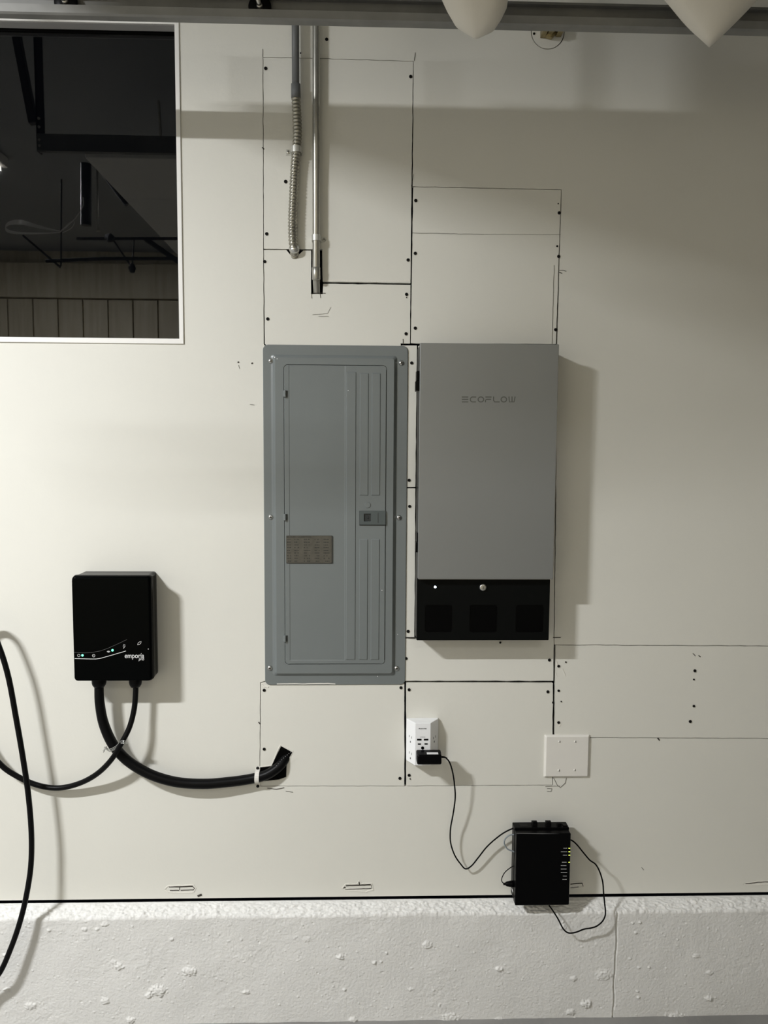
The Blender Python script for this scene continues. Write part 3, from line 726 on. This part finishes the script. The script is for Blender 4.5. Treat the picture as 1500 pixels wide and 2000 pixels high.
for px, r_ in ((193.5, .0185), (264.5, .0165)):
    q = P(px, 1331, .045); bm = B(); lathe(bm, (q.x, -.045, ezb+.008), (0, 0, -1), [(0, r_), (.022, r_), (.028, r_*.92), (.034, r_*.7)], 22); obj('cable_gland', bm, 'rubber', ev, smooth=True)

# cables of the charger
pts = [(P(194, 1331, .045).x, -.045, ezb-.010), P(193.5, 1345, .045), P(195, 1375, .045), P(203, 1415, .042), P(222, 1456, .038), P(252, 1488, .036), P(295, 1513, .034), P(345, 1527.5, .030), P(400, 1531, .026), P(450, 1527, .020), P(480, 1523, .017), P(505, 1518, .0155), P(525, 1511, .015), P(545, 1497, .009), P(558, 1480, -.006), P(566, 1468, -.02)]
bm = B(); tube(bm, pts, .0122, 18, .005, rf=lambda s: .0118+.0016*min(1, s/.15)); pc = obj('power_cable', bm, 'rubber', None, smooth=True)
tag(pc, 'thick black cable curving from under the car charger into the wall hole', 'cable')
bm = B(); q0 = P(530, 1513, .03)
for i in range(10):
    t_ = i/9; q = P(536.5+(568-536.5)*t_, 1499+(1469-1499)*t_-2*math.sin(t_*3), .019)
    lathe(bm, q, (0, -1, 0), [(0, .0003+.0003*t_), (.0012, .0004+.0003*t_), (.0015, .0003)], 8)
obj('slit_highlights', bm, 'white_ink', pc)  # white dots paint the highlights along the cable's ribbed slit
c = thing('charging_cable', P(110, 1540, .03), 'thinner black charging cable looping left from the charger and hanging at the frame edge', 'cable')
pts = [(P(264.5, 1335, .045).x, -.045, ezb-.010), P(265, 1350, .045), P(262, 1385, .047), P(253, 1420, .056), P(238, 1450, .064), P(218, 1483, .06), P(190, 1511, .045), P(155, 1530, .030), P(115, 1539, .022), P(75, 1534, .022), P(35, 1517, .028), P(0, 1492, .035), P(-40, 1440, .04), P(-68, 1350, .045), P(-72, 1260, .055), P(-52, 1205, .065), P(-24, 1215, .07),
       P(0, 1268, .072), P(17, 1325, .072), P(31, 1400, .072), P(44, 1475, .072), P(55, 1550, .072), P(61, 1620, .073), P(61, 1680, .074), P(55, 1730, .08), P(42, 1790, .085), P(22, 1850, .088), P(-4, 1905, .09), P(-45, 1945, .09), Vector((P(-95, 1960, .09).x, -.13, ZF+.010)), Vector((P(-180, 1960, .09).x, -.22, ZF+.0075)), Vector((P(-330, 1960, .09).x, -.25, ZF+.0075))]
bm = B(); tube(bm, pts, .0071, 14, .006); obj('cable', bm, 'rubber', c, smooth=True)
# bare wire tie round both cables
tie = thing('wire_tie', P(228, 1458, .06), 'twisted silver wire tie around the crossing black cables', 'wire tie')
bm = B()
for o_ in (0, 2.6, 5):
    tube(bm, [P(209, 1462+o_*.5, .045), P(214, 1463+o_, .055), P(222, 1460+o_, .062), P(230, 1454+o_, .066), P(236, 1447+o_, .070), P(244, 1447+o_, .075), P(249, 1450+o_*.4, .060)], .0010, 8)
for i in range(5):
    an = i*1.3; tube(bm, [P(209, 1462, .046), P(206+3*math.cos(an), 1461+4*math.sin(an), .05), P(203+2*math.cos(an*2), 1465+2*i*.6, .048)], .0008, 6)
obj('wire', bm, 'zinc', tie, smooth=True)
# clamp at the hole
cl = thing('cable_clamp', P(503, 1518, .0), 'pale metal two-screw clamp pinning the thick cable beside the wall hole', 'cable clamp')
q = P(502, 1518, .03); bm = B(); zt_, zb_ = P(502, 1499, .004).z, P(502, 1537, .004).z; cz = (P(502, 1518, .016)).z; cy = -.0155
prof = [(zt_, -.002), (cz+.0165, -.002)] + [(cz+.0152*math.cos(math.radians(a)), cy-.0152*math.sin(math.radians(a))) for a in range(0, 181, 15)] + [(cz-.0165, -.002), (zb_, -.002)]
hw = .0058; x_ = P(502.5, 1518, .016).x
for s0, s1 in zip(prof, prof[1:]):
    dz_, dy_ = s1[0]-s0[0], s1[1]-s0[1]; L = math.hypot(dz_, dy_) or 1; nz, ny = -dy_/L*.001, dz_/L*.001
    loft(bm, [[(xx, s0[1]-ny, s0[0]-nz), (xx, s0[1]+ny, s0[0]+nz), (xx, s1[1]+ny, s1[0]+nz), (xx, s1[1]-ny, s1[0]-nz)] for xx in (x_-hw, x_+hw)])
obj('strap', bm, 'plate', cl)
for zz in (zt_-.002, zb_+.002):
    bm = B(); lathe(bm, (x_-.0005, -.003, zz), (0, -1, 0), [(0, .0042), (.0015, .0042), (.003, .003)], 16); obj('screw', bm, 'screw', cl, smooth=True)

# ------------------------------------------------------------------ outlet adapter, power adapter
do = .042
fl, fr_ = P(810.5, 1450, do).x, P(841, 1450, do).x; ft, fb = P(826, 1412, do).z, P(826, 1495.5, do).z
wl_, wr = P(793.5, 1445, .002).x, P(855.5, 1445, .004).x; wt, wb = P(826, 1402.5, .004).z, P(826, 1490, .004).z
oa = thing('outlet_adapter', (fl, 0, fb), 'white angled plug-in outlet expander with USB slots below the power panel', 'outlet adapter')
bm = B()
def quad(x0_, x1_, z0_, z1_, y_): return [(x0_, y_, z0_), (x1_, y_, z0_), (x1_, y_, z1_), (x0_, y_, z1_)]
loft(bm, [quad(wl_, wr, fb+.001, wt, -.0005), quad(wl_, wr, fb+.001, wt, -.008), quad(fl, fr_, fb, ft, -do)])
obj('housing', bm, 'white_pl', oa, bevel=.0018)
for ax, ay, bx_, by_ in ((814.5, 1443, 823.2, 1446), (827.8, 1443, 836.5, 1446), (816, 1452, 822, 1454.5), (829, 1451.8, 835.3, 1454.2)):
    bm = B(); a_ = P(ax, ay, do); b_ = P(bx_, by_, do); box(bm, a_.x, b_.x, -do-.0006, -do+.0002, b_.z, a_.z); obj('usb_port', bm, 'black_deep', oa)
q = P(825.3, 1460.8, do); bm = B(); lathe(bm, (q.x, -do+.0002, q.z), (0, -1, 0), [(0, .0042), (.001, .0042), (.0012, .003)], 20); obj('ground_socket', bm, 'black_deep', oa)
def slotl(bm, px, py, w_, h_, side):
    if side < 0: n1 = Vector((fl-wl_, -(do-.008), 0)).normalized(); base = Vector((wl_, -.008, 0))
    else: n1 = Vector((fr_-wr, -(do-.008), 0)).normalized(); base = Vector((wr, -.008, 0))
    v = fw*F + rt*(px-750) - up*(py-1000); nn = n1.cross(Vector((0, 0, 1))).normalized()
    t_ = (base-CAM).dot(nn)/v.dot(nn); c_ = CAM+v*t_
    if nn.y > 0: nn = -nn
    pts = [c_+n1*w_/2*a1_+Vector((0, 0, h_/2*a2_)) for a1_, a2_ in ((-1, -1), (1, -1), (1, 1), (-1, 1))]
    loft(bm, [[p_+nn*.0005 for p_ in pts], [p_-nn*.0005 for p_ in pts]])
for dy_ in (0, 32):
    bm = B(); slotl(bm, 799.5, 1437.5+dy_, .0016, .006, -1); slotl(bm, 804, 1440.5+dy_, .0016, .006, -1); slotl(bm, 801.6, 1448.8+dy_, .0034, .0048, -1); obj('socket', bm, 'grey_ink', oa)
bm = B(); slotl(bm, 846.5, 1441.5, .0016, .006, 1); slotl(bm, 850.3, 1438.5, .0016, .006, 1); slotl(bm, 848, 1448.5, .0036, .005, 1); obj('socket', bm, 'grey_ink', oa)
bm = B()
for a_, b_, yy in ((817.8, 820.4, 1423), (820.9, 822.6, 1423.3), (823, 825, 1423.2), (825.6, 827.4, 1423.2), (828, 829.6, 1423), (830, 833, 1423.2)): ribbon(bm, [XZ(a_, yy, do), XZ(b_, yy, do)], .0022, -do-.0003, .0004)
obj('printed_name', bm, 'grey_ink', oa)
bm = B()
for a_, b_ in ((821, 822.8), (823.4, 825.5), (826, 827.6), (828.2, 830.4)): ribbon(bm, [XZ(a_, 1439.6, do), XZ(b_, 1439.6, do)], .0013, -do-.0003, .0004)
obj('printed_line', bm, 'grey_ink', oa)
da = .078
pa = thing('power_adapter', P(838, 1480, da), 'small black plug-in adapter on the white outlet expander, with a thin cord', 'power adapter')
a_, b_ = P(814.5, 1474.5, da), P(863, 1494.5, da)
ax0, ax1, az0, az1 = a_.x, b_.x, b_.z, a_.z
bm = B(); loft(bm, [[(x, y_, z) for x, z in rrect(ax0+i_, ax1-i_, az0+i_, az1-i_, .004, 5)] for y_, i_ in ((-do-.0004, .001), (-do-.002, 0), (-.060, 0), (-.062, .0004), (-da+.003, .0006), (-da, .003))])
obj('body', bm, 'black', pa, bevel=.0006)
bm = B(); zl = az1+.0002; q0 = P(833, 1469.5, .060); q1 = P(856, 1473, .060)
box(bm, P(833.5, 1470, .065).x, P(855.5, 1470, .065).x, -.0735, -.0625, zl-.0008, zl+.0004); obj('rating_label', bm, 'white_ink', pa)
bm = B(); e0 = P(862.5, 1478.5, .062)
tube(bm, [(ax1-.002, -.062, e0.z), P(868, 1479, .062), P(873, 1481, .061)], .0026, 12, .002, rf=lambda s: .0029-.06*s if s < .015 else .0019); obj('strain_relief', bm, 'black', pa, smooth=True)
bm = B(); tube(bm, [P(871, 1480, .061), P(878, 1489, .058), P(884, 1508, .052), P(888, 1535, .045), P(889, 1560, .040), P(885, 1590, .035), P(880, 1618, .030), P(880, 1645, .027), P(888, 1670, .023), P(900, 1688, .020), P(909.5, 1697, .018), P(921, 1691, .020), P(935, 1674, .022), P(950, 1655, .024), P(966, 1640, .026), P(985, 1626, .028), P(1005, 1617, .028), P(1020, 1616, .026)], .0020, 8, .004)
obj('cord', bm, 'black', pa, smooth=True)

# ------------------------------------------------------------------ router
dr_ = .074
rx0_, rx1_ = P(1007.5, 1690, dr_).x, P(1113.5, 1690, dr_).x; rz1_, rz0_ = P(1060, 1628, dr_).z, P(1060, 1768.5, dr_).z
rb = P(1060, 1613, .04).z
ro = thing('router', ((rx0_+rx1_)/2, -.03, rz0_), 'black box-shaped internet router with yellow lights resting on the concrete ledge', 'router')
bm = B(); loft(bm, [[(x, y_, z) for x, z in rrect(rx0_+i_, rx1_-i_, rz0_+i_+(.004 if y_ > -.05 else 0), rz1_-i_, .003, 4)] for y_, i_ in ((-.050, .001), (-.052, 0), (-dr_+.0015, 0), (-dr_, .0015))]); obj('front_case', bm, 'black', ro)
bm = B(); ybk = -.047; box(bm, rx0_-.001, rx1_+.001, -.052, -.020, rz0_+.006, P(1060, 1614, .045).z); obj('rear_case', bm, 'black', ro, bevel=.002)
bm = B(); ribbon(bm, [XZ(1009, 1628, .0745), XZ(1113, 1629.5, .0745)], .0012, -.0738, .001); obj('seam', bm, 'grey_ink', ro)
zt2 = P(1060, 1614, .04).z
for px, w_, h_ in ((1044, .013, .012), (1071, .013, .012), (1092, .010, .007), (1103, .012, .005), (1023, .02, .003)):
    bm = B(); x_ = P(px, 1612, .04).x; box(bm, x_-w_/2, x_+w_/2, -.046, -.030, zt2-.002, zt2+h_)
    if h_ > .006:
        for k in range(5): box(bm, x_-w_/2+k*w_/5+.0004, x_-w_/2+k*w_/5+.0018, -.046, -.038, zt2+h_-.001, zt2+h_+.004)
    obj('cable_plug', bm, 'rubber', ro)
# lights and captions
for i, py in enumerate((1656.7, 1663.5, 1670.2, 1684, 1690.5, 1697.3, 1704, 1711, 1717.5)):
    L = (7, 12, 8, 10, 12, 12, 12, 8, 9)[i]; e = 1107.5; s0 = e-L; bm = B()
    while s0 < e-1:
        f_ = min(e, s0+random.uniform(1, 2.2)); ribbon(bm, [XZ(s0, py, dr_), XZ(f_, py, dr_)], .0011, -dr_-.0003, .0004); s0 = f_+.5
    obj('caption', bm, 'white_ink', ro)
    if i < 4:
        b3 = B(); ribbon(b3, [XZ(1110.3, py, dr_), XZ((1113.5, 1113.5, 1113.5, 1113)[i], py, dr_)], (.0017, .0019, .0017, .0014)[i], -dr_-.0006, .001)
        obj('status_light', b3, 'yled', ro)
bm = B(); tube(bm, [P(1007, 1655, .05), P(1005, 1672, .048), P(1005, 1700, .048), P(1006, 1745, .05)], .0016, 8, .004); obj('side_strip', bm, 'greencable', ro, smooth=True)
bm = B(); tube(bm, [P(1008, 1630, .045), P(996, 1631, .045), P(987, 1638, .046), P(985, 1648, .047), P(991, 1658, .048), P(1000, 1662, .049), P(1008, 1665, .05)], .0019, 10, .003); tag(obj('patch_cord', bm, 'greycable', ro, smooth=True), 'short grey looped cord')
bm = B(); tube(bm, [P(1008, 1689, .045), P(998, 1694, .045), P(986, 1704, .045), P(980, 1716, .046), P(981, 1723, .047), P(986, 1727, .048)], .0013, 8, .003)
lathe(bm, P(983, 1726.5, .048), (1, 0, 0), [(0, .003), (.006, .0034), (.0065, .005), (.010, .0065), (.022, .0085), (.030, .0085)], 14); obj('power_plug', bm, 'black', ro, smooth=True)
bm = B(); tube(bm, [P(1000, 1735, .045), P(1002, 1742, .048), P(1008, 1749, .05)], .0012, 8, .003); obj('white_lead', bm, 'white_ink', ro, smooth=True)
bm = B(); tube(bm, [P(1108, 1640, .045), P(1116, 1641, .047), P(1126, 1649, .048), P(1140, 1666, .050), P(1152, 1680, .050), P(1163, 1688, .052), P(1171, 1702, .054), P(1177, 1722, .056), P(1179, 1745, .062), P(1181, 1765, .068), P(1182.5, 1785, .072), P(1177, 1799, .074), P(1165, 1809, .075), P(1152, 1813, .076), P(1140, 1815, .076), P(1124, 1821, .076), P(1110, 1822, .075), P(1100, 1814, .073), P(1090, 1795, .070), P(1080, 1779, .066), P(1072, 1768, .058)], .0020, 8, .004)
obj('cord', bm, 'black', ro, smooth=True)

# ------------------------------------------------------------------ blank plate
a_, b_ = P(1064, 1435.5, .004), P(1149.5, 1517.5, .004)
pl_ = thing('blank_wall_plate', ((a_.x+b_.x)/2, 0, b_.z), 'white blank two-gang wall plate with four screws, upper right of the router', 'wall plate')
bm = B(); loft(bm, [[(x, y_, z) for x, z in rrect(a_.x+i_, b_.x-i_, b_.z+i_, a_.z-i_, .002, 3)] for y_, i_ in ((-.0002, 0), (-.003, 0), (-.0075, .0042), (-.0078, .005))]); obj('plate', bm, 'plate', pl_)
for px, py in ((1092.5,1448.5),(1123.5,1448.5),(1091.5,1504.5),(1122.5,1504)):
    q = P(px, py, .008); bm = B(); lathe(bm, (q.x, -.0077, q.z), (0, -1, 0), [(0, .0032), (.0006, .0032), (.0014, .0022)], 16); s = obj('screw', bm, 'plate', pl_, smooth=True)
    bm = B(); box(bm, q.x+.0004, q.x+.0014, -.0095, -.0088, q.z-.0024, q.z+.0024); obj('screw_slot', bm, 'screw', s)

# ------------------------------------------------------------------ the rest of the garage, seen mirrored in the window pane
def light_fixture(c, L, label):
    t = thing('strip_light', (c.x, c.y, CEIL), label, 'strip light')
    bm = B(); box(bm, c.x-L/2-.03, c.x+L/2+.03, c.y-.06, c.y+.06, CEIL-.05, CEIL-.0005); obj('housing', bm, 'trim', t, bevel=.004)
    bm = B(); box(bm, c.x-L/2, c.x+L/2, c.y-.045, c.y+.045, CEIL-.07, CEIL-.051); obj('diffuser', bm, 'diffuser', t)
light_fixture(MAIN, .42, 'short strip light on the ceiling, mirrored at the left edge of the window')
light_fixture(BACK_FILL, 1.1, 'long unseen fill light added on the ceiling further back in the garage')
def R_(px, py, y):           # room point whose mirror image in the pane is seen at (px,py)
    v = fw*F + rt*(px-750) - up*(py-1000); t_ = (.034*2-y+D)/v.y; q = CAM+v*t_
    return Vector((q.x, y, q.z))
bm = B(); e = Vector((-.975, -dt-.004, a_z0+.02)); box(bm, e.x-.012, e.x+.012, e.y-.004, e.y+.002, e.z-.02, CEIL); box(bm, e.x-.012, e.x-.008, e.y-.03, e.y+.002, e.z-.02, CEIL); obj('end_bracket', bm, 'darkrail', tk)
bm = B(); tube(bm, [(e.x-.02, e.y, e.z+.06), (e.x-.10, e.y, CEIL)], .016, 4, smooth=False); obj('brace', bm, 'darkrail', tk)
for dz_ in (-.005, .012, .05, .075):
    bm = B(); lathe(bm, (e.x-.003, e.y+.002, e.z+dz_), (0, 1, 0), [(0, .0045), (.004, .0035)], 10); obj('bolt', bm, 'steel', tk)
pi_ = thing('ceiling_pipe', R_(165, 400, -1.3), 'thin pale pipe drop with a wider duct, mirrored in the window', 'pipe')
bm = B(); tube(bm, [R_(190, 330, -1.3), R_(191, 445, -1.3)], .0045, 8, smooth=False); lathe(bm, R_(192, 446, -1.3), (0, 0, -1), [(0, .009), (.012, .008)], 10); obj('drop', bm, 'steel', pi_)
bm = B(); tube(bm, [R_(168, 320, -1.35), R_(168, 440, -1.35)], .022, 12, smooth=False); obj('duct', bm, 'darkrail', pi_)
wr_ = thing('hanging_cord', R_(80, 450, -1.3), 'pale coiled cord bundle hung in the garage, mirrored in the window', 'cord')
bm = B()
for k in range(6):
    o_ = k*1.6
    tube(bm, [R_(120, 452, -1.3), R_(80, 446-o_*.5, -1.3-k*.006), R_(40, 438-o_, -1.3-k*.006), R_(15, 440-o_*.6, -1.3), R_(12, 447+o_*.5, -1.3), R_(30, 453+o_*.4, -1.3), R_(75, 455+o_*.2, -1.3), R_(118, 454, -1.3)], .0018, 6, .01)
tube(bm, [R_(118, 452, -1.3), R_(135, 436, -1.3), R_(145, 432, -1.3), R_(140, 445, -1.3), R_(122, 455, -1.3)], .0018, 6, .01)
tube(bm, [R_(122, 450, -1.3), R_(148, 425, -1.3), R_(162, 402, -1.3), R_(162, 385, -1.3)], .002, 6, .01)
obj('coil', bm, 'trim', wr_)
sp = thing('garage_pipe_run', R_(250, 465, -1.6), 'dark thin pipes crossing low in the window reflection', 'pipe')
for pts, r_ in (([(150,466),(360,466)], .007), ([(90,510),(200,505),(360,505)], .008), ([(285,467),(350,512)], .012), ([(222,470),(256,520)], .004), ([(262,468),(258,520)], .003), ([(120,350),(119,520)], .004), ([(210,350),(248,400)], .012), ([(45,460),(118,522)], .005)):
    bm = B(); tube(bm, [R_(x_, y_, -1.6) for x_, y_ in pts], r_, 8, smooth=False); obj('pipe', bm, 'darkrail', sp)
bm = B(); q = R_(206, 462, -1.58); lathe(bm, q, (1, 0, -.3), [(0, .012), (.02, .022), (.04, .012)], 10); q = R_(258, 524, -1.58); lathe(bm, q, (0, 0, -1), [(-.02, .01), (0, .018), (.02, .01)], 10); obj('fitting', bm, 'darkrail', sp)

# unseen panel added under the ceiling to shade the upper right of the wall
shade_root = thing('overhead_shade_panel', (1.0, -1.65, 2.66), 'white sectional panel added overhead out of view to shade the upper wall', 'shade panel')
ys = [-.78, -1.24, -1.70, -2.15, -2.61]
for y0_, y1_ in zip(ys, ys[1:]):
    bm = B(); box(bm, -1.0, 2.95, y1_+.002, y0_-.002, 2.645, 2.69); obj('shade_section', bm, 'trim', shade_root, bevel=.004)
for x_ in (-.6, 1.0, 2.6):
    bm = B(); box(bm, x_-.015, x_+.015, -2.58, -.81, 2.69, 2.705); box(bm, x_-.012, x_+.012, -1.66, -1.64, 2.70, CEIL-.0005); obj('hanger', bm, 'track', shade_root)
